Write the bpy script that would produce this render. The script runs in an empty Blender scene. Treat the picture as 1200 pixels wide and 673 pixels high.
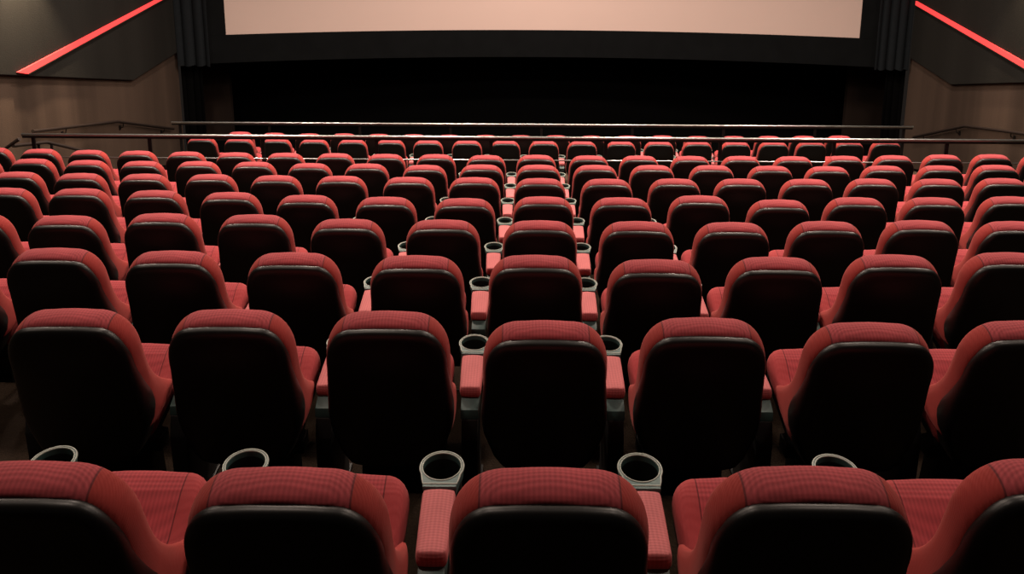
import bpy, bmesh, math, random
from mathutils import Vector, Matrix

random.seed(7)
PI = math.pi
scene = bpy.context.scene
COL = scene.collection

# ------------------------------------------------------------------ camera
cam_d = bpy.data.cameras.new('camera')
cam = bpy.data.objects.new('camera', cam_d)
COL.objects.link(cam)
scene.camera = cam
cam_d.sensor_width = 36.0
cam_d.lens = 36.0 * 965.0 / 1200.0
cam_d.shift_y = -(336.5 - 56.3) / 1200.0
cam_d.clip_start = 0.05
cam_d.clip_end = 100
cam.matrix_world = (Matrix.Translation((0, 0, 2.25)) @ Matrix.Rotation(0.0088, 4, 'Z')
                    @ Matrix.Rotation(math.radians(90 - 11.5), 4, 'X') @ Matrix.Rotation(0.0036, 4, 'Z'))

# ------------------------------------------------------------------ world, exposure
world = bpy.data.worlds.new('world')
scene.world = world
world.use_nodes = True
bg = world.node_tree.nodes['Background']
bg.inputs[0].default_value = (1.0, 0.8, 0.68, 1)
bg.inputs[1].default_value = 0.012
vs = scene.view_settings
vs.view_transform = 'Standard'
vs.look = 'None'
vs.gamma = 1.0
vs.use_curve_mapping = False
vs.exposure = 0.0

# ------------------------------------------------------------------ lights of the hall (round ceiling downlights, one added screen light)
def area(x, y, z, power, size, col=(1.0, 0.80, 0.66), rx=0.0, rz=0.0, spread=150):
    d = bpy.data.lights.new('hall_area_light', 'AREA')
    d.shape = 'DISK'
    d.size = size
    d.energy = power
    d.color = col
    d.spread = math.radians(spread)
    o = bpy.data.objects.new('hall_area_light', d)
    o.location = (x, y, z)
    o.rotation_euler = (rx, 0, rz)
    COL.objects.link(o)
    return o

for lx in (-5.0, -1.6, 2.4, 5.8):
    area(lx, 2.2, 5.2, 30, 0.4)
    area(lx, 5.8, 4.9, 95, 0.4)
    area(lx, 9.4, 4.6, 235, 0.4)
    area(lx, 13.0, 4.2, 230, 0.4)
area(0.4, 14.8, 4.4, 260, 1.2, rx=math.radians(35), col=(1, 0.74, 0.62))   # area light added to brighten the screen, no lamp of the hall

def spot(x, y, z, tx, ty, tz, power, ang, col=(1.0, 0.78, 0.55)):
    d = bpy.data.lights.new('wall_spotlight', 'SPOT')
    d.energy = power
    d.color = col
    d.spot_size = math.radians(ang)
    d.spot_blend = 0.7
    d.shadow_soft_size = 0.05
    o = bpy.data.objects.new('wall_spotlight', d)
    o.location = (x, y, z)
    o.rotation_euler = (Vector((tx, ty, tz)) - Vector((x, y, z))).to_track_quat('-Z', 'Y').to_euler()
    COL.objects.link(o)

for wy in (8.6, 12.3):
    spot(-7.05, wy, 2.6, -7.46, wy, 0.0, 75, 44)
    spot(8.05, wy, 2.6, 8.46, wy, 0.0, 40, 44)
spot(-7.0, 11.9, 1.7, -7.44, 12.1, 0.3, 1300, 60, (1.0, 0.72, 0.48))
spot(8.0, 13.0, 1.9, 8.42, 13.2, 0.5, 700, 56, (1.0, 0.72, 0.48))

# ------------------------------------------------------------------ materials
def new_mat(name):
    m = bpy.data.materials.new(name)
    m.use_nodes = True
    nt = m.node_tree
    return m, nt, nt.nodes['Principled BSDF']

def N(nt, typ, **kw):
    n = nt.nodes.new(typ)
    for k, v in kw.items():
        setattr(n, k, v)
    return n

def mth(nt, op, a, b=None, c=None):
    n = nt.nodes.new('ShaderNodeMath')
    n.operation = op
    for i, v in enumerate((a, b, c)):
        if v is None:
            continue
        if isinstance(v, (int, float)):
            n.inputs[i].default_value = v
        else:
            nt.links.new(v, n.inputs[i])
    return n.outputs[0]

def plain(name, col, rough=0.6, metal=0.0, noise=0.0, nscale=20, bump=0.0, spec=0.5, coat=0.0):
    m, nt, b = new_mat(name)
    b.inputs['Base Color'].default_value = (*col, 1)
    b.inputs['Roughness'].default_value = rough
    b.inputs['Metallic'].default_value = metal
    b.inputs['Specular IOR Level'].default_value = spec
    b.inputs['Coat Weight'].default_value = coat
    tc = N(nt, 'ShaderNodeTexCoord')
    no = N(nt, 'ShaderNodeTexNoise')
    no.inputs['Scale'].default_value = nscale
    no.inputs['Detail'].default_value = 5
    nt.links.new(tc.outputs['Object'], no.inputs['Vector'])
    if noise:
        mx = N(nt, 'ShaderNodeMix', data_type='RGBA')
        mx.inputs[6].default_value = (*[c * (1 - noise) for c in col], 1)
        mx.inputs[7].default_value = (*[min(1, c * (1 + noise)) for c in col], 1)
        nt.links.new(no.outputs['Fac'], mx.inputs[0])
        nt.links.new(mx.outputs[2], b.inputs['Base Color'])
    if bump:
        bp = N(nt, 'ShaderNodeBump')
        bp.inputs['Strength'].default_value = bump
        bp.inputs['Distance'].default_value = 0.01
        nt.links.new(no.outputs['Fac'], bp.inputs['Height'])
        nt.links.new(bp.outputs[0], b.inputs['Normal'])
    return m

def fabric(name, base, side=None, seam=None, pale=None, pitch=0.0118, dimple=0.27):
    """knitted red upholstery: a lattice of small dimples, smooth side panels, a sewn seam"""
    m, nt, b = new_mat(name)
    tc = N(nt, 'ShaderNodeTexCoord')
    sp = N(nt, 'ShaderNodeSeparateXYZ')
    nt.links.new(tc.outputs['Object'], sp.inputs[0])
    x, y, z = sp.outputs
    v = mth(nt, 'MULTIPLY', mth(nt, 'SUBTRACT', z, y), 1.25)
    ax = mth(nt, 'ABSOLUTE', x)
    k = PI / pitch
    s1 = mth(nt, 'SINE', mth(nt, 'MULTIPLY', mth(nt, 'ADD', x, v), k))
    s2 = mth(nt, 'SINE', mth(nt, 'MULTIPLY', mth(nt, 'SUBTRACT', x, v), k))
    d = mth(nt, 'MULTIPLY', s1, s2)
    d = mth(nt, 'ADD', mth(nt, 'MULTIPLY', d, 0.5), 0.5)   # staggered dots, 0..1
    no = N(nt, 'ShaderNodeTexNoise')
    no.inputs['Scale'].default_value = 9
    no.inputs['Detail'].default_value = 4
    nt.links.new(tc.outputs['Object'], no.inputs['Vector'])
    info = N(nt, 'ShaderNodeObjectInfo')
    mx = N(nt, 'ShaderNodeMix', data_type='RGBA')
    mx.inputs[6].default_value = (*[c * (1 - dimple) for c in base], 1)
    mx.inputs[7].default_value = (*[min(1, c * (1 + dimple * 0.55)) for c in base], 1)
    nt.links.new(d, mx.inputs[0])
    col = mx.outputs[2]
    if side:
        f = N(nt, 'ShaderNodeMapRange')
        nt.links.new(ax, f.inputs[0])
        f.inputs[1].default_value = seam - 0.001
        f.inputs[2].default_value = seam + 0.001
        m2 = N(nt, 'ShaderNodeMix', data_type='RGBA')
        nt.links.new(f.outputs[0], m2.inputs[0])
        nt.links.new(col, m2.inputs[6])
        m2.inputs[7].default_value = (*side, 1)
        col = m2.outputs[2]
        g = N(nt, 'ShaderNodeMapRange')
        nt.links.new(mth(nt, 'ABSOLUTE', mth(nt, 'SUBTRACT', ax, seam)), g.inputs[0])
        g.inputs[1].default_value = 0.0012
        g.inputs[2].default_value = 0.003
        m3 = N(nt, 'ShaderNodeMix', data_type='RGBA')
        nt.links.new(g.outputs[0], m3.inputs[0])
        m3.inputs[6].default_value = (*[c * 0.35 for c in base], 1)
        nt.links.new(col, m3.inputs[7])
        col = m3.outputs[2]
    # wear: slightly paler and darker clouds, a bit different on every piece
    w = N(nt, 'ShaderNodeHueSaturation')
    nt.links.new(col, w.inputs['Color'])
    vv = mth(nt, 'ADD', mth(nt, 'MULTIPLY', no.outputs['Fac'], 0.45),
             mth(nt, 'ADD', mth(nt, 'MULTIPLY', info.outputs['Random'], 0.10), 0.73))
    nt.links.new(vv, w.inputs['Value'])
    nt.links.new(w.outputs[0], b.inputs['Base Color'])
    b.inputs['Roughness'].default_value = 0.85
    b.inputs['Specular IOR Level'].default_value = 0.25
    b.inputs['Sheen Weight'].default_value = 0.12
    b.inputs['Sheen Roughness'].default_value = 0.5
    b.inputs['Sheen Tint'].default_value = (1.0, 0.55, 0.5, 1)
    bp = N(nt, 'ShaderNodeBump')
    bp.inputs['Strength'].default_value = 0.5
    bp.inputs['Distance'].default_value = 0.0015
    nt.links.new(d, bp.inputs['Height'])
    nt.links.new(bp.outputs[0], b.inputs['Normal'])
    return m

def streaks(name, col, amt=0.35, scale=1.6):
    """wall cloth with soft vertical streaks in its colour"""
    m, nt, b = new_mat(name)
    tc = N(nt, 'ShaderNodeTexCoord')
    mp = N(nt, 'ShaderNodeMapping')
    mp.inputs['Scale'].default_value = (scale, scale, 0.04)
    nt.links.new(tc.outputs['Object'], mp.inputs[0])
    no = N(nt, 'ShaderNodeTexNoise')
    no.inputs['Scale'].default_value = 1.5
    no.inputs['Detail'].default_value = 4
    nt.links.new(mp.outputs[0], no.inputs['Vector'])
    n2 = N(nt, 'ShaderNodeTexNoise')
    n2.inputs['Scale'].default_value = 60
    nt.links.new(tc.outputs['Object'], n2.inputs['Vector'])
    r = N(nt, 'ShaderNodeValToRGB')
    r.color_ramp.elements[0].position = 0.38
    r.color_ramp.elements[1].position = 0.68
    r.color_ramp.elements[0].color = (*[c * (1 - amt) for c in col], 1)
    r.color_ramp.elements[1].color = (*[c * (1 + amt) for c in col], 1)
    nt.links.new(no.outputs['Fac'], r.inputs[0])
    nt.links.new(r.outputs[0], b.inputs['Base Color'])
    b.inputs['Roughness'].default_value = 0.9
    b.inputs['Specular IOR Level'].default_value = 0.15
    bp = N(nt, 'ShaderNodeBump')
    bp.inputs['Strength'].default_value = 0.3
    bp.inputs['Distance'].default_value = 0.01
    nt.links.new(n2.outputs['Fac'], bp.inputs['Height'])
    nt.links.new(bp.outputs[0], b.inputs['Normal'])
    return m

RED = (0.335, 0.050, 0.059)
M = {
    'back': fabric('red_knit_back', RED, side=(0.29, 0.030, 0.026), seam=0.155),
    'seat': fabric('red_knit_seat', (0.345, 0.046, 0.054), side=(0.33, 0.042, 0.046), seam=0.140),
    'pad': fabric('red_knit_armrest', (0.43, 0.120, 0.125), dimple=0.2),
    'shell': plain('black_moulded_plastic', (0.0035, 0.0032, 0.003), rough=0.40, bump=0.01, nscale=180, spec=0.5),
    'black': plain('black_matt_steel', (0.008, 0.008, 0.008), rough=0.55),
    'teal': plain('grey_green_plastic', (0.042, 0.090, 0.085), rough=0.42, noise=0.25, nscale=40),
    'rim': plain('worn_highlight_rim', (0.27, 0.30, 0.26), rough=0.35, noise=0.3, nscale=60),  # pale tone holds edge wear plus a highlight put into the colour
    'well': plain('black_cup_well', (0.006, 0.007, 0.006), rough=0.4),
    'carpet': plain('shade_darkened_brown_carpet', (0.022, 0.014, 0.009), rough=0.95, noise=0.75, nscale=130, bump=0.6, spec=0.1),  # brown carpet darkened: the shade under the seats is put into its colour
    'floor_low': plain('brown_hall_carpet', (0.085, 0.058, 0.042), rough=0.95, noise=0.5, nscale=90, bump=0.5, spec=0.1),
    'wall': streaks('brown_wall_cloth', (0.055, 0.038, 0.028), amt=0.30, scale=0.9),
    'recess': streaks('shade_darkened_recess_wall', (0.012, 0.007, 0.005), amt=0.28, scale=0.9),  # darker copy of the brown wall, recess shade painted into the colour
    'panel': streaks('charcoal_panel_cloth', (0.0125, 0.0125, 0.011), amt=0.2, scale=0.7),
    'velvet': plain('black_velvet', (0.0015, 0.0015, 0.0016), rough=0.95, spec=0.03),
    'curtain': plain('charcoal_curtain', (0.0062, 0.0085, 0.0105), rough=0.85, spec=0.15, noise=0.2, nscale=8),
    'band': plain('charcoal_masking_cloth', (0.0045, 0.0052, 0.0057), rough=0.9, spec=0.06, noise=0.3, nscale=3),
    'screen': plain('matt_white_screen', (0.56, 0.440, 0.395), rough=0.7, spec=0.2, noise=0.02, nscale=2),
    'steel': plain('brushed_steel', (0.36, 0.38, 0.37), rough=0.30, metal=1.0, noise=0.08, nscale=12),
    'rail_black': plain('black_painted_steel', (0.006, 0.005, 0.005), rough=0.6, spec=0.15),
    'wood': plain('dark_wood_handrail', (0.014, 0.009, 0.007), rough=0.5, noise=0.3),
}
m, nt, b = new_mat('red_neon')
b.inputs['Base Color'].default_value = (0.7, 0.05, 0.05, 1)
b.inputs['Emission Color'].default_value = (1.0, 0.055, 0.055, 1)
b.inputs['Emission Strength'].default_value = 1.0
M['neon'] = m

# ------------------------------------------------------------------ mesh helpers
def mesh_obj(name, verts, faces, mat, parent=None, smooth=True, angle=None):
    me = bpy.data.meshes.new(name)
    me.from_pydata([tuple(v) for v in verts], [], faces)
    me.update()
    bm = bmesh.new()
    bm.from_mesh(me)
    bmesh.ops.remove_doubles(bm, verts=bm.verts, dist=1e-6)
    bmesh.ops.recalc_face_normals(bm, faces=bm.faces)
    bm.to_mesh(me)
    bm.free()
    me.materials.append(M[mat] if isinstance(mat, str) else mat)
    if smooth:
        me.shade_smooth()
        if angle:
            me.set_sharp_from_angle(angle=math.radians(angle))
    o = bpy.data.objects.new(name, me)
    COL.objects.link(o)
    if parent:
        o.parent = parent
    return o

def bm_obj(name, bm, mat, parent=None, smooth=True, angle=40):
    bmesh.ops.recalc_face_normals(bm, faces=bm.faces)
    me = bpy.data.meshes.new(name)
    bm.to_mesh(me)
    bm.free()
    me.materials.append(M[mat])
    if smooth:
        me.shade_smooth()
        me.set_sharp_from_angle(angle=math.radians(angle))
    o = bpy.data.objects.new(name, me)
    COL.objects.link(o)
    if parent:
        o.parent = parent
    return o

def add_box(bm, x0, x1, y0, y1, z0, z1, bevel=0.0):
    r = bmesh.ops.create_cube(bm, size=1)
    vs_ = r['verts']
    for v in vs_:
        v.co = Vector((x0 + (v.co.x + .5) * (x1 - x0), y0 + (v.co.y + .5) * (y1 - y0), z0 + (v.co.z + .5) * (z1 - z0)))
    if bevel:
        ed = list({e for v in vs_ for e in v.link_edges})
        bmesh.ops.bevel(bm, geom=ed, offset=bevel, segments=2, affect='EDGES', profile=0.6)

def add_prism(bm, pts, axis, a0, a1, bevel=0.0):
    """polygon pts (2-D) extruded along axis 0/1/2 from a0 to a1"""
    def mk(p, a):
        c = [0, 0, 0]
        oth = [i for i in range(3) if i != axis]
        c[axis] = a
        c[oth[0]], c[oth[1]] = p
        return bm.verts.new(c)
    A = [mk(p, a0) for p in pts]
    B = [mk(p, a1) for p in pts]
    fs = [bm.faces.new(A), bm.faces.new(B[::-1])]
    n = len(pts)
    for i in range(n):
        fs.append(bm.faces.new((A[i], A[(i + 1) % n], B[(i + 1) % n], B[i])))
    bmesh.ops.recalc_face_normals(bm, faces=fs)
    if bevel:
        ed = list({e for f in fs for e in f.edges})
        bmesh.ops.bevel(bm, geom=ed, offset=bevel, segments=2, affect='EDGES', profile=0.6)

def add_tube(bm, pts, r, n=10, cap=True, closed=False):
    pts = [Vector(p) for p in pts]
    rings = []
    k = len(pts)
    for i, p in enumerate(pts):
        if closed:
            t = (pts[(i + 1) % k] - pts[i - 1]).normalized()
        elif i == 0:
            t = (pts[1] - p).normalized()
        elif i == k - 1:
            t = (p - pts[i - 1]).normalized()
        else:
            t = ((pts[i + 1] - p).normalized() + (p - pts[i - 1]).normalized()).normalized()
        ref = Vector((0, 0, 1)) if abs(t.z) < 0.9 else Vector((0, 1, 0))
        a = t.cross(ref).normalized()
        c = a.cross(t).normalized()
        rings.append([bm.verts.new(p + (a * math.cos(2 * PI * j / n) + c * math.sin(2 * PI * j / n)) * r) for j in range(n)])
    m_ = k if closed else k - 1
    for i in range(m_):
        A, B = rings[i], rings[(i + 1) % k]
        for j in range(n):
            bm.faces.new((A[j], A[(j + 1) % n], B[(j + 1) % n], B[j]))
    if cap and not closed:
        bm.faces.new(rings[0][::-1])
        bm.faces.new(rings[-1])

def sstep(a, b_, x):
    t = max(0.0, min(1.0, (x - a) / (b_ - a)))
    return t * t * (3 - 2 * t)

def lerp(a, b_, t):
    return a + (b_ - a) * t

def pad_mesh(outline, spine, front, rear, re, to3d, edge=6, fill=6, pw=1.0):
    """upholstered body: outline (u,s) ring; spine(u,s)->collapse point; front/rear depth functions; re edge radius"""
    n = len(outline)
    # outward normals
    nor = []
    for i in range(n):
        a, c = outline[i - 1], outline[(i + 1) % n]
        t = Vector((c[0] - a[0], c[1] - a[1])).normalized()
        nor.append((t.y, -t.x))
    ar = sum(outline[i][0] * outline[(i + 1) % n][1] - outline[(i + 1) % n][0] * outline[i][1] for i in range(n))
    if ar < 0:
        nor = [(-a, -b2) for a, b2 in nor]
    rings = []
    def ring(fn):
        rings.append([fn(i) for i in range(n)])
    inner = [(p[0] - q[0] * re, p[1] - q[1] * re) for p, q in zip(outline, nor)]
    def depth(u, s, f):
        return lerp(rear(u, s), front(u, s), f)
    # rear fill, from spine outward
    for k in range(fill + 1):
        t = k / fill
        def fn(i, t=t):
            sp = spine(*inner[i])
            u, s = lerp(sp[0], inner[i][0], t), lerp(sp[1], inner[i][1], t)
            return to3d(u, rear(u, s), s)
        ring(fn)
    for k in range(1, edge * 2):
        ph = PI * k / (edge * 2)
        inset = re * (1 - math.sin(ph) ** pw)
        f = 0.5 - 0.5 * math.copysign(abs(math.cos(ph)) ** 1.0, math.cos(ph))
        def fn(i, inset=inset, f=f):
            u, s = outline[i][0] - nor[i][0] * inset, outline[i][1] - nor[i][1] * inset
            return to3d(u, depth(u, s, f), s)
        ring(fn)
    for k in range(fill, -1, -1):
        t = k / fill
        def fn(i, t=t):
            sp = spine(*inner[i])
            u, s = lerp(sp[0], inner[i][0], t), lerp(sp[1], inner[i][1], t)
            return to3d(u, front(u, s), s)
        ring(fn)
    verts = [v for r in rings for v in r]
    faces = []
    for k in range(len(rings) - 1):
        for i in range(n):
            faces.append((k * n + i, k * n + (i + 1) % n, (k + 1) * n + (i + 1) % n, (k + 1) * n + i))
    # the spine rings are zipped shut: mirror-left and mirror-right points coincide
    return verts, faces

def tag(o, label=None, cat=None, group=None, kind=None):
    if label: o['label'] = label
    if cat: o['category'] = cat
    if group: o['group'] = group
    if kind: o['kind'] = kind
    return o

def empty(name, loc, rz=0.0):
    o = bpy.data.objects.new(name, None)
    o.empty_display_size = 0.1
    o.location = loc
    o.rotation_euler = (0, 0, rz)
    COL.objects.link(o)
    return o

def struct(name, bm, mat, smooth=False):
    o = bm_obj(name, bm, mat, smooth=smooth)
    o['kind'] = 'structure'
    return o

# ------------------------------------------------------------------ measured rows: crest y, crest z, seat x positions, how far each back has rocked (degrees)
ROWS = [
    (1.569, 1.010, [-1.096, -0.517, 0.073, 0.655, 1.23], [-0.1, -0.6, -0.1, 0.6, 2.5]),
    (2.685, 0.724, [-1.637, -1.053, -0.477, 0.101, 0.678, 1.272, 1.847], [1.8, 2.5, 2.5, -0.9, 0.7, -1.0, -0.3]),
    (3.645, 0.508, [-2.837, -2.257, -1.676, -1.088, -0.489, 0.086, 0.661, 1.238, 1.813, 2.388], [0, 0.8, 0.2, 0.1, -0.9, -0.1, -2.2, -0.5, 1.0, 2.3]),
    (4.654, 0.242, [-3.357, -2.777, -2.193, -1.618, -1.043, -0.459, 0.133, 0.725, 1.3, 1.875, 2.45, 3.025], [0, -0.6, 2.5, 2.5, -0.2, -0.1, -0.2, -0.4, -0.9, 0.1, 0.8, -0.2]),
    (5.710, -0.019, [-3.874, -3.299, -2.724, -2.149, -1.574, -0.982, -0.398, 0.185, 0.762, 1.344, 1.926, 2.501, 3.076, 3.665], [1.6, 2.5, 1.8, 1.0, -0.8, -1.9, -2.5, -0.3, -0.8, 1.5, -2.5, -0.3, -0.5, 0.1]),
    (6.774, -0.270, [-4.45, -3.875, -3.3, -2.71, -2.131, -1.555, -0.961, -0.386, 0.189, 0.773, 1.366, 1.941, 2.521, 3.097, 3.672, 4.247], [-1.6, -2.3, -0.6, 2.1, 1.0, 2.1, 0.6, 1.5, -0.2, -1.0, 0.5, 0.7, -0.5, 0.5, -1.0, -0.2]),
    (7.858, -0.542, [-5.565, -4.99, -4.415, -3.84, -3.265, -2.69, -2.115, -1.54, -0.948, -0.373, 0.202, 0.777, 1.352, 1.954, 2.546, 3.124, 3.699, 4.274, 4.849, 5.429], [-2.5, -1.3, -2.5, -2.0, 1.1, 2.5, -0.4, 0.7, -2.5, 1.0, 1.7, 2.1, 2.5, 2.5, -0.1, -2.5, -0.6, -1.1, -0.3, 0]),
    (8.917, -0.804, [-6.137, -5.557, -4.982, -4.407, -3.832, -3.254, -2.679, -2.104, -1.521, -0.946, -0.371, 0.204, 0.805, 1.38, 1.964, 2.539, 3.137, 3.722, 4.297, 4.872, 5.447, 6.027], [-0.8, -1.9, -2.5, -1.3, -1.3, -1.3, 0.0, 1.3, 0.8, 1.7, -0.6, 2.5, 0.5, 0.8, -0.6, -0.6, -2.4, -1.1, 0.2, 2.5, 1.9, 0]),
    (11.873, -1.591, [-4.844, -4.262, -3.685, -3.11, -2.525, -1.946, -1.371, -0.781, -0.202, 0.384, 0.959, 1.545, 2.124, 2.703, 3.287, 3.862, 4.437, 5.012, 5.587], [-1.5, -1.9, -0.2, -0.8, 0.4, 1.5, 0.4, 1.3, 2.1, 2.5, 0.8, 1.3, 1.3, 1.3, -0.8, -1.3, -1.7, -2.1, -2.5]),
    (12.846, -1.814, [-4.597, -4.022, -3.442, -2.867, -2.292, -1.717, -1.137, -0.542, 0.033, 0.612, 1.187, 1.775, 2.35, 2.925, 3.521, 4.096, 4.672, 5.264], [2.5, -1.4, -2.1, 1.6, 0.5, 1.6, 0.2, 0.9, 1.6, 2.1, 0.2, 0.5, 2.5, -1.8, -2.1, -2.3, -2.5, -2.5]),

]
SAG = 0.0043
N_TIER = 8
XL, XR = -7.5, 8.5
TIER = [-0.028, -0.298, -0.510, -0.766, -1.031, -1.287, -1.554, -1.813]
def tier_z(n): return TIER[n]

# ------------------------------------------------------------------ floor: the raked tiers
bm = bmesh.new()
def row_y(n): return 1.569 + 1.048 * n if n < 8 else 0
XS = [XL + (XR - XL) * i / 32 for i in range(33)]
prof = []                                # (y at centre, z, curved)
prof.append((-3.0, 0.52, 0)); prof.append((-0.40, 0.52, 1)); prof.append((-0.40, 0.259, 1))
for n in range(0, N_TIER):
    yn = row_y(n) + 0.10 - (1.048 if n == 0 else 0)
    if n == 0:
        prof += [(0.62, 0.259, 1), (0.62, TIER[0], 1)]
    else:
        prof += [(yn, tier_z(n - 1), 1), (yn, tier_z(n), 1)]
prof += [(10.15, tier_z(7), 0), (10.15, -3.2, 0)]
# closed solid below
grid = []
for (y, z, c) in prof:
    grid.append([bm.verts.new((x, y + (SAG * x * x if c else 0), z)) for x in XS])
for i in range(len(grid) - 1):
    for j in range(len(XS) - 1):
        bm.faces.new((grid[i][j], grid[i][j + 1], grid[i + 1][j + 1], grid[i + 1][j]))
struct('floor', bm, 'carpet')
# lower floor: cross aisle, two low platforms of the front rows, ramp to the screen
bm = bmesh.new()
add_box(bm, XL, XR, 10.15, 12.35, -3.1, -2.60)
struct('floor', bm, 'carpet')
bm = bmesh.new()
add_box(bm, -6.25, 7.1, 12.352, 14.05, -3.3, -2.82)
struct('floor', bm, 'floor_low')
bm = bmesh.new()
for x0, x1 in ((XL, -6.252), (7.102, XR)):
    add_prism(bm, [(12.352, -2.6), (14.6, -3.1), (14.6, -5), (12.352, -5)], 0, x0, x1)
struct('floor', bm, 'floor_low')
bm = bmesh.new()
add_prism(bm, [(14.602, -3.15), (17.3, -3.9), (20.0, -3.9), (20.0, -5), (14.602, -5)], 0, XL, XR)
add_prism(bm, [(14.052, -3.0), (14.6, -3.15), (14.6, -5), (14.052, -5)], 0, -6.25, 7.1)
struct('floor', bm, 'velvet')
# small stairs in the side gangway from the raked tier down to the cross aisle
for x0, x1, side in ((XL + .02, -6.66, 'left'), (7.6, XR - .02, 'right')):
    bm = bmesh.new()
    pts = [(10.151, -2.599), (10.151, -2.00), (10.45, -2.00), (10.45, -2.20), (10.75, -2.20), (10.75, -2.40), (11.05, -2.40), (11.05, -2.599)]
    add_prism(bm, pts, 0, x0, x1)
    o = bm_obj('gangway_stairs', bm, 'floor_low', smooth=False)
    tag(o, 'carpeted stairs beside the %s wall, just past the near guardrail' % side, 'stairs')

# ------------------------------------------------------------------ walls
bm = bmesh.new(); add_box(bm, XL - .2, XL, -3, 17.6, -5, 6); struct('wall_left', bm, 'wall')
bm = bmesh.new(); add_box(bm, XR, XR + .2, -3, 17.55, -5, 6); struct('wall_right', bm, 'wall')
bm = bmesh.new(); add_box(bm, XL - .2, XR + .2, 20.0, 20.2, -5, 6); struct('wall_front', bm, 'velvet')
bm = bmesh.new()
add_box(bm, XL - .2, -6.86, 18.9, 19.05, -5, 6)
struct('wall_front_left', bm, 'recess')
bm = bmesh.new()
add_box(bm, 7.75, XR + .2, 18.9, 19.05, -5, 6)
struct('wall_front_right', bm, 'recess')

# upper cloth panels on the side walls, with the red light strip let into them
bm = bmesh.new()
add_prism(bm, [(3.0, 1.725), (11.51, -0.53), (15.36, -1.55), (17.45, -1.44), (17.45, 5.6), (3.0, 5.6)], 0, XL + .002, XL + .07, bevel=.012)
tag(bm_obj('acoustic_panel', bm, 'panel', smooth=False), 'charcoal cloth panel covering the upper left side wall', 'wall panel')
bm = bmesh.new()
add_prism(bm, [(3.0, 1.733), (13.55, -1.057), (15.70, -1.627), (17.45, -1.471), (17.45, 5.6), (3.0, 5.6)], 0, XR - .07, XR - .002, bevel=.012)
tag(bm_obj('acoustic_panel', bm, 'panel', smooth=False), 'charcoal cloth panel covering the upper right side wall', 'wall panel')
for side, x0, pts in (('left', XL + .072, [(11.78, -0.552), (12.01, -0.632), (17.38, -0.155), (17.38, -0.088)]),
                      ('right', XR - .072, [(12.47, -0.795), (12.70, -0.870), (17.38, -0.307), (17.38, -0.222)])):
    s_ = 1 if side == 'left' else -1
    t = empty('light_strip', (x0, 0, 0))
    tag(t, 'glowing red light strip climbing the %s wall towards the screen' % side, 'light strip')
    bm = bmesh.new()
    add_prism(bm, pts, 0, 0, s_ * .03)
    bm_obj('glowing_tube', bm, 'neon', t, smooth=False)
    bm = bmesh.new()
    lo = [(pts[1][0], pts[1][1]), (pts[2][0], pts[2][1]), (pts[2][0], pts[2][1] - .018), (pts[1][0] + .02, pts[1][1] - .018)]
    add_prism(bm, lo, 0, 0, s_ * .035)
    bm_obj('channel_edge', bm, 'wood', t, smooth=False)

# ------------------------------------------------------------------ screen, masking, curtains
def bow(x): return 18.8 - 0.8 * ((x - 0.5) / 7.04) ** 2
def curved_sheet(name, x0, x1, z0, z1, dy, th_, mat, n=40):
    v, f = [], []
    for i in range(n + 1):
        x = lerp(x0, x1, i / n)
        for (zz, yy) in ((z0, bow(x) + dy), (z1, bow(x) + dy), (z1, bow(x) + dy + th_), (z0, bow(x) + dy + th_)):
            v.append((x, yy, zz))
    for i in range(n):
        for k in range(4):
            f.append((i * 4 + k, i * 4 + (k + 1) % 4, (i + 1) * 4 + (k + 1) % 4, (i + 1) * 4 + k))
    f.append((0, 1, 2, 3)); f.append((n * 4, n * 4 + 1, n * 4 + 2, n * 4 + 3))
    return mesh_obj(name, v, f, mat, angle=30)
tag(curved_sheet('cinema_screen', -6.60, 7.60, -1.20, 5.4, 0.0, .02, 'screen'), 'wide curved pale beige cinema screen at the front of the hall', 'screen')
tag(curved_sheet('screen_masking', -7.10, 8.10, -1.77, -1.14, -0.08, .05, 'band'), 'charcoal cloth masking band running below the pale screen', 'screen masking')
tag(curved_sheet('screen_masking', -7.10, -6.53, -1.138, 5.4, -0.08, .05, 'band', 6), 'narrow dark masking strip between the screen and the left curtain', 'screen masking')
tag(curved_sheet('screen_masking', 7.53, 8.10, -1.138, 5.4, -0.08, .05, 'band', 6), 'narrow dark masking strip between the screen and the right curtain', 'screen masking')

def curtain(x0, x1, y, z0, z1, folds, label, mat='curtain', amp=.07):
    bm = bmesh.new()
    n = folds * 14
    fr, bk = [], []
    for i in range(n + 1):
        t = i / n
        x = lerp(x0, x1, t)
        ph = t * folds * 2 * PI
        yy = y - amp * (0.5 + 0.5 * math.cos(ph)) ** 0.7 - 0.02 * math.sin(ph * 0.37 + 1)
        xx = x + 0.018 * math.sin(ph)
        fr.append((xx, yy)); bk.append((xx, yy + 0.012))
    pts = fr + bk[::-1]
    lv = []
    for zz, fl in ((z0, 1.0), (z0 + .8, .97), (z1, .9)):
        lv.append([bm.verts.new((p[0], y + (p[1] - y) * fl, zz + (0.012 * math.sin(i * .4) if zz == z0 else 0))) for i, p in enumerate(pts)])
    k = len(pts)
    for a, c in zip(lv[:-1], lv[1:]):
        for i in range(k):
            bm.faces.new((a[i], a[(i + 1) % k], c[(i + 1) % k], c[i]))
    bm.faces.new(lv[0]); bm.faces.new(lv[-1][::-1])
    return tag(bm_obj('stage_curtain', bm, mat, smooth=True, angle=60), label, 'curtain')
curtain(-7.42, -6.72, 17.50, -1.74, 5.4, 3, 'charcoal pleated curtain hanging left of the screen')
curtain(7.68, 8.42, 17.50, -1.74, 5.4, 4, 'charcoal pleated curtain hanging right of the screen')
curtain(-7.47, -7.00, 17.70, -3.885, -1.79, 3, 'narrow black drape below the left curtain', 'velvet', .03)
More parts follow.
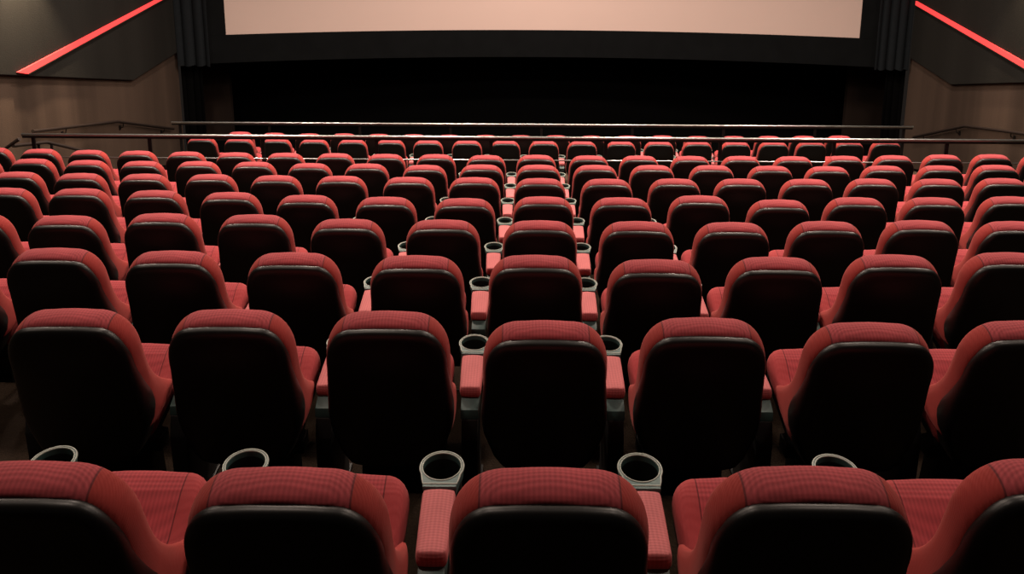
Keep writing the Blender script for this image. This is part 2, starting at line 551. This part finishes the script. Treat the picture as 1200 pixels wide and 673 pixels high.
curtain(8.05, 8.47, 17.70, -3.885, -1.79, 3, 'narrow black drape below the right curtain', 'velvet', .03)

# ------------------------------------------------------------------ guardrails and handrails
def guardrail(name, label, x0, x1, y, ztop, zmid, zfl, posts, rt=.019):
    t = empty(name, ((x0 + x1) / 2, y, zfl))
    tag(t, label, 'guardrail')
    cx = (x0 + x1) / 2
    h, hm = ztop - zfl, zmid - zfl
    bm = bmesh.new(); add_tube(bm, [(x0 - cx, 0, h), (x1 - cx, 0, h)], rt, 14)
    bm_obj('top_rail', bm, 'steel', t)
    bm = bmesh.new(); add_box(bm, x0 - cx + .01, x1 - cx - .01, -.012, .012, h - rt - .022, h - rt + .003)
    bm_obj('rail_underbar', bm, 'rail_black', t, smooth=False)
    bm = bmesh.new(); add_tube(bm, [(x0 - cx + .1, 0, hm), (x1 - cx - .1, 0, hm)], .009, 8)
    bm_obj('lower_rail', bm, 'steel', t)
    for px in posts:
        bm = bmesh.new()
        add_box(bm, px - cx - .022, px - cx + .022, .008, .034, 0, h - rt - .004, .004)
        add_box(bm, px - cx - .05, px - cx + .05, -.035, .075, 0, .012)
        bm_obj('post', bm, 'rail_black', t, smooth=False)
    return t
guardrail('guardrail', 'long steel guardrail along the cross aisle, ahead of the raked rows', -6.33, 7.55, 10.0, -0.945, -1.245, tier_z(7),
          [-6.2, -4.71, -3.26, -1.81, -0.35, 1.11, 2.56, 4.0, 5.42, 6.86])
guardrail('guardrail', 'farther steel guardrail in front of the row nearest the screen', -6.12, 6.9, 13.9, -1.95, -2.24, -2.82,
          [-5.98, -4.4, -2.8, -1.2, 0.4, 2.0, 3.6, 5.2, 6.75])

def wall_handrail(side, xw, pts, bx):
    s_ = 1 if side == 'left' else -1
    t = empty('wall_handrail', (xw, pts[0][0], pts[0][1]))
    tag(t, 'dark handrail bending along the brown lower part of the %s wall' % side, 'handrail')
    x = s_ * .08
    y0, z0 = pts[0]
    bm = bmesh.new(); add_tube(bm, [(x, a - y0, b_ - z0) for a, b_ in pts], .028, 10)
    bm_obj('rail', bm, 'wood', t)
    for (a, b_) in bx:
        bm = bmesh.new()
        add_tube(bm, [(x, a - y0, b_ - z0 - .02), (x * .8, a - y0, b_ - z0 - .09), (s_ * .004, a - y0, b_ - z0 - .10)], .01, 8)
        add_box(bm, min(s_ * .002, s_ * .012), max(s_ * .002, s_ * .012), a - y0 - .03, a - y0 + .03, b_ - z0 - .14, b_ - z0 - .06)
        bm_obj('bracket', bm, 'rail_black', t)
wall_handrail('left', XL, [(12.0, -1.53), (12.28, -1.60), (14.56, -2.14), (16.93, -3.01)], [(12.9, -1.75), (14.8, -2.23), (16.5, -2.85)])
wall_handrail('right', XR, [(12.6, -1.72), (13.37, -1.886), (15.01, -2.26), (16.91, -3.09)], [(13.6, -1.94), (15.3, -2.39), (16.5, -2.91)])

def stair_rail(label, pts, posts):
    x0, y0, z0 = posts[0][0], posts[0][1], posts[0][3]
    t = empty('stair_handrail', (x0, y0, z0))
    tag(t, label, 'handrail')
    bm = bmesh.new(); add_tube(bm, [(a - x0, b_ - y0, c - z0) for a, b_, c in pts], .024, 10)
    bm_obj('rail', bm, 'wood', t)
    for (a, b_, zt, zb) in posts:
        bm = bmesh.new(); add_tube(bm, [(a - x0, b_ - y0, zb - z0), (a - x0, b_ - y0, zt - z0)], .018, 8)
        bm_obj('post', bm, 'rail_black', t)
stair_rail('short dark stair handrail dropping away beyond the left end of the guardrail',
           [(-6.60, 10.22, -1.17), (-6.56, 10.9, -1.34), (-6.30, 11.35, -1.62), (-6.30, 11.36, -1.70)],
           [(-6.59, 10.75, -1.31, -2.6), (-6.53, 10.95, -1.36, -2.6)])
stair_rail('short dark handrail at the far left, between guardrail end and wall',
           [(-6.42, 10.08, -1.03), (-6.66, 10.08, -1.19), (-7.1, 10.08, -1.12)],
           [(-6.66, 10.08, -1.2, tier_z(7)), (-7.05, 10.08, -1.13, tier_z(7))])

# ------------------------------------------------------------------ the cinema seat (origin on the floor below the crest, facing +Y)
RHO = math.radians(14)
def back3d(u, d, s):
    return (u, -0.030 + s * math.sin(RHO) + d * math.cos(RHO), 0.978 - s * math.cos(RHO) + d * math.sin(RHO))

def sym_outline(half):
    """half: points from top centre round the +u side to bottom centre"""
    return half + [(-u, s) for u, s in half[-2:0:-1]]

def back_outline():
    h = [(0, 0.0), (.025, .0005), (.05, .0018), (.07, .0035)]
    uc, a, c = .084, .144, .178
    for k in range(1, 13):
        th_ = PI / 2 * (1 - k / 12)
        h.append((uc + a * math.cos(th_) ** .9, .004 + c - c * math.sin(th_) ** .9))
    for s in (.20, .24, .28, .32, .36, .40, .44, .475, .500):
        h.append((.229 + .008 * sstep(.40, .50, s), s))
    h += [(.2375, .515), (.235, .527), (.227, .536), (.210, .541), (.18, .544), (.14, .546), (.10, .547), (.05, .548), (0, .548)]
    return sym_outline(h)

def cush_front(u, s):
    w = sstep(.09, .222, abs(u))
    q = max(0.0, min(1.0, (s - .12) / .39))
    wing = .150 * q ** 2.8 * (1 - .10 * sstep(.515, .548, s))
    lum = .018 * math.exp(-((s - .40) / .10) ** 2)
    return .092 + lum * (1 - w) + wing * w - .012 * sstep(.04, .2, s) * (1 - w)

def cush_rear(u, s):
    return 0.0 + .020 * (1 - sstep(0.0, .05, s)) * 0

def back_mesh():
    return pad_mesh(back_outline(), lambda u, s: (0, max(.13, min(.45, s))), cush_front, cush_rear, .026, back3d, edge=6, fill=9, pw=.72)

def shell_outline():
    h = [(0, .014), (.03, .014), (.06, .0145), (.08, .0155), (.098, .017)]
    uc, a, c = .109, .112, .181
    for k in range(1, 13):
        th_ = PI / 2 * (1 - k / 12)
        h.append((uc + a * math.cos(th_) ** .85, .018 + c - c * math.sin(th_) ** .85))
    for s in (.215, .25, .30, .35, .40, .45, .50, .55, .60):
        h.append((.221 + .016 * min(1, (s - .198) / .2) - .048 * sstep(.46, .66, s), s))
    h += [(.182, .625), (.166, .645), (.140, .655), (.10, .66), (.06, .662), (.03, .662), (0, .662)]
    return sym_outline(h)

def shell_rear(u, s):
    a = min(1, abs(u) / .222)
    return -(.034 + .026 * (1 - a ** 2.2) * sstep(.03, .22, s))

def shell_mesh():
    return pad_mesh(shell_outline(), lambda u, s: (0, max(.16, min(.56, s))), lambda u, s: .012 + .105 * max(0, min(1, (s - .10) / .42)) * sstep(.12, .205, abs(u)) + .05 * sstep(.56, .60, s) * (1 - sstep(.10, .20, abs(u))), shell_rear, .034, back3d, edge=5, fill=7, pw=.85)

TA = math.radians(17)
def seat3d(u, d, t):
    return (u, .185 + t * math.cos(TA) - d * math.sin(TA), .345 + t * math.sin(TA) + d * math.cos(TA))
def seat_outline():
    h = [(0, .42), (.05, .4195), (.10, .416)]
    for k in range(1, 8):
        th_ = PI / 2 * (1 - k / 7)
        h.append(((.125) + .085 * math.cos(th_) ** .85, .335 + .080 * math.sin(th_) ** .85))
    for t in (.28, .22, .16, .10, .05):
        h.append((.210 - .012 * (1 - t / .335), t))
    h += [(.190, .015), (.172, .003), (.12, 0), (.06, 0), (0, 0)]
    return sym_outline(h)
def seat_top(u, t):
    a = abs(u) / .2
    return .095 + .028 * sstep(.20, .34, t) - .020 * (1 - a * a) * (1 - sstep(.22, .36, t))
def seat_mesh():
    return pad_mesh(seat_outline(), lambda u, t: (0, max(.06, min(.34, t))), seat_top, lambda u, t: 0.012, .034, seat3d, edge=6, fill=6, pw=.8)
def pan_mesh():
    return pad_mesh(seat_outline(), lambda u, t: (0, max(.06, min(.34, t))), lambda u, t: .022, lambda u, t: -.022, .020,
                    lambda u, d, t: seat3d(u * .96, d, .012 + t * .95), edge=3, fill=2)

PIV = Vector((0, .24, .34))
def pivoted(vf):
    v, f = vf
    return [Vector(p) for p in v], f

def make_seat():
    root = empty('cinema_chair', (0, 0, 0))
    v, f = back_mesh(); mesh_obj('backrest', v, f, 'back', root)
    v, f = shell_mesh(); mesh_obj('back_shell', v, f, 'shell', root)
    v, f = seat_mesh(); c = mesh_obj('seat_cushion', v, f, 'seat', root)
    v, f = pan_mesh(); mesh_obj('seat_pan', v, f, 'black', c)
    bm = bmesh.new()
    add_box(bm, -.19, .19, .255, .335, .255, .315, .006)
    add_prism(bm, [(.23, .02), (.38, .02), (.345, .27), (.245, .27)], 0, -.15, .15, .006)
    add_box(bm, -.17, .17, .19, .41, 0.0, .022, .004)
    for s_ in (-1, 1):
        add_prism(bm, [(.14, .40), (.20, .36), (.32, .27), (.33, .31), (.22, .42), (.17, .46)], 0, s_ * .175 - .008, s_ * .175 + .008)
    bm_obj('pedestal', bm, 'black', root, angle=30)
    return root

# ------------------------------------------------------------------ armrest with cup holder (origin on the floor, local y as in the seat)
def tray_outline():
    pts = []
    R, cy = .0655, .584
    h = []
    for k in range(0, 17):
        a = PI / 2 - (PI / 2 + math.radians(28)) * k / 16
        h.append((R * math.cos(a), cy + R * math.sin(a)))
    h += [(.0540, .530), (.0500, .512), (.0490, .500)]
    h2 = h + [(.030, .4995), (.015, .499), (0, .499)]
    return h2 + [(-u, y) for u, y in h2[-2:0:-1]]

def make_armrest():
    root = empty('armrest', (0, 0, 0))
    # red pad: widens a little towards the cup holder, square rear end
    def p3(u, d, t): return (u, t, d)
    h = [(0, .500), (.025, .500), (.042, .4995), (.0500, .496), (.0528, .488), (.0522, .45), (.0508, .40), (.0490, .35), (.0472, .30), (.0465, .282), (.0445, .273), (.040, .2675), (.033, .265), (.015, .264), (0, .264)]
    v, f = pad_mesh(sym_outline(h), lambda u, t: (0, max(.29, min(.47, t))), lambda u, t: .564 - .003 * (u / .04) ** 2,
                    lambda u, t: .516, .0075, p3, edge=4, fill=3, pw=.8)
    mesh_obj('arm_pad', [(p[0] * .92, p[1], p[2]) for p in v], f, 'pad', root)
    # cup tray: outline with a round hole
    o = tray_outline()
    n = len(o)
    R = .0560; cx, cy = 0, .584
    bm = bmesh.new()
    zt, zb = .566, .532
    def ringv(z, fn): return [bm.verts.new((*fn(i), z)) for i in range(n)]
    def hole(i, r=R):
        a = math.atan2(o[i][1] - cy, o[i][0] - cx)
        return (cx + r * math.cos(a), cy + r * math.sin(a))
    rings = [ringv(zb, lambda i: (o[i][0] * .96, cy + (o[i][1] - cy) * .98)), ringv(zt - .003, lambda i: o[i]),
             ringv(zt, lambda i: (o[i][0] * .975, cy + (o[i][1] - cy) * .985)), ringv(zt, lambda i: hole(i, R + .0015)), ringv(zt - .002, lambda i: hole(i)),
             ringv(zt - .02, lambda i: hole(i))]
    rings.append(ringv(zb, lambda i: hole(i)))
    for k in range(len(rings) - 1):
        for i in range(n):
            bm.faces.new((rings[k][i], rings[k][(i + 1) % n], rings[k + 1][(i + 1) % n], rings[k + 1][i]))
    for i in range(n):
        bm.faces.new((rings[-1][i], rings[-1][(i + 1) % n], rings[0][(i + 1) % n], rings[0][i]))
    tray = bm_obj('cup_holder', bm, 'teal', root, angle=35)
    bm = bmesh.new()
    add_tube(bm, [(p[0] * .985, cy + (p[1] - cy) * .99, zt - .0005) for p in o if p[1] > .505], .0028, 6, closed=True)
    add_tube(bm, [(cx + (R + .002) * math.cos(2 * PI * i / 40), cy + (R + .002) * math.sin(2 * PI * i / 40), zt + .0002) for i in range(40)], .0022, 6, closed=True)
    bm_obj('rim', bm, 'rim', tray)
    bm = bmesh.new()
    seg = 36
    prof = [(.0557, .548), (.052, .472), (.049, .457), (0.002, .457)]
    out = [(.002, .450), (.051, .450), (.056, .472), (.0575, .531)]
    P_ = prof + out
    rr = [[bm.verts.new((r * math.cos(2 * PI * j / seg), cy + r * math.sin(2 * PI * j / seg), z)) for j in range(seg)] for r, z in P_]
    for k in range(len(rr)):
        A, B = rr[k], rr[(k + 1) % len(rr)]
        for j in range(seg):
            bm.faces.new((A[j], A[(j + 1) % seg], B[(j + 1) % seg], B[j]))
    bm_obj('cup_well', bm, 'well', tray, angle=50)
    # grey-green plastic bearer under the pad, showing behind it
    bm = bmesh.new()
    add_prism(bm, [(.215, .455), (.222, .492), (.275, .516), (.50, .516), (.515, .505), (.50, .475), (.36, .442)], 0, -.036, .036, .004)
    bm_obj('arm_bearer', bm, 'teal', root, angle=30)
    bm = bmesh.new()
    add_prism(bm, [(.20, .012), (.50, .012), (.47, .10), (.45, .446), (.36, .441), (.21, .456), (.19, .38), (.20, .10)], 0, -.032, .032, .006)
    add_box(bm, -.04, .04, .18, .52, 0, .014, .003)
    bm_obj('arm_support', bm, 'black', root, angle=30)
    return root

def copy_tree(o, parent=None):
    c = o.copy()
    COL.objects.link(c)
    c.parent = parent
    for ch in o.children:
        copy_tree(ch, c)
    return c

ORD = ['first', 'second', 'third', 'fourth', 'fifth', 'sixth', 'seventh', 'eighth', 'ninth', 'tenth', 'eleventh', 'twelfth',
       'thirteenth', 'fourteenth', 'fifteenth', 'sixteenth', 'seventeenth', 'eighteenth', 'nineteenth', 'twentieth',
       'twenty-first', 'twenty-second', 'twenty-third']
ROWN = ['the nearest row', 'the second nearest row', 'the third nearest row', 'the fourth nearest row', 'the fifth nearest row',
        'the sixth nearest row', 'the seventh nearest row', 'the eighth nearest row',
        'the row past the guardrail', 'the farthest row']

def rock(o, deg, piv):
    """rock a part about the seat's hinge by rotating it in its seat's frame"""
    m_ = Matrix.Translation(piv) @ Matrix.Rotation(math.radians(-deg), 4, 'X') @ Matrix.Translation(-piv)
    o.location = m_.to_translation()
    o.rotation_euler = m_.to_euler()

proto = make_seat()
arm = make_armrest()
used_p = used_a = False
for n, (yc, zc, xs, rk) in enumerate(ROWS):
    zf = tier_z(n) if n < 8 else (-2.60 if n == 8 else -2.82)
    k = len(xs)
    edges = [xs[0] - .29] + [(xs[i] + xs[i + 1]) / 2 for i in range(k - 1)] + [xs[-1] + .29]
    for i, x in enumerate(xs):
        o = proto if not used_p else copy_tree(proto)
        used_p = True
        y = yc + SAG * x * x
        rz = math.atan(-2 * SAG * x)
        o.location = (x, y, zf)
        o.rotation_euler = (0, 0, rz)
        tag(o, 'red cinema chair with black back, %s from the left in %s' % (ORD[i], ROWN[n]), 'chair', 'cinema chairs of ' + ROWN[n])
        d = rk[i] * (1.0 if n < 5 else .35)
        for ch in o.children:
            b0 = ch.name.split('.')[0]
            if b0 in ('backrest', 'back_shell'):
                rock(ch, d, PIV)
            elif b0 == 'seat_cushion':
                rock(ch, d * .5, PIV)
    for i, x in enumerate(edges):
        px_ = 609 + 965 * x / (yc + .5)
        if px_ < -60 or px_ > 1260:
            continue
        o = arm if not used_a else copy_tree(arm)
        used_a = True
        o.location = (x, yc + SAG * x * x, zf)
        o.rotation_euler = (0, 0, math.atan(-2 * SAG * x))
        if i == 0:
            lab = 'red-padded armrest at the left end of %s' % ROWN[n]
        elif i == k:
            lab = 'red-padded armrest at the right end of %s' % ROWN[n]
        else:
            lab = 'red-padded armrest right of the %s chair in %s' % (ORD[i - 1], ROWN[n])
        tag(o, lab, 'armrest', 'armrests of ' + ROWN[n])
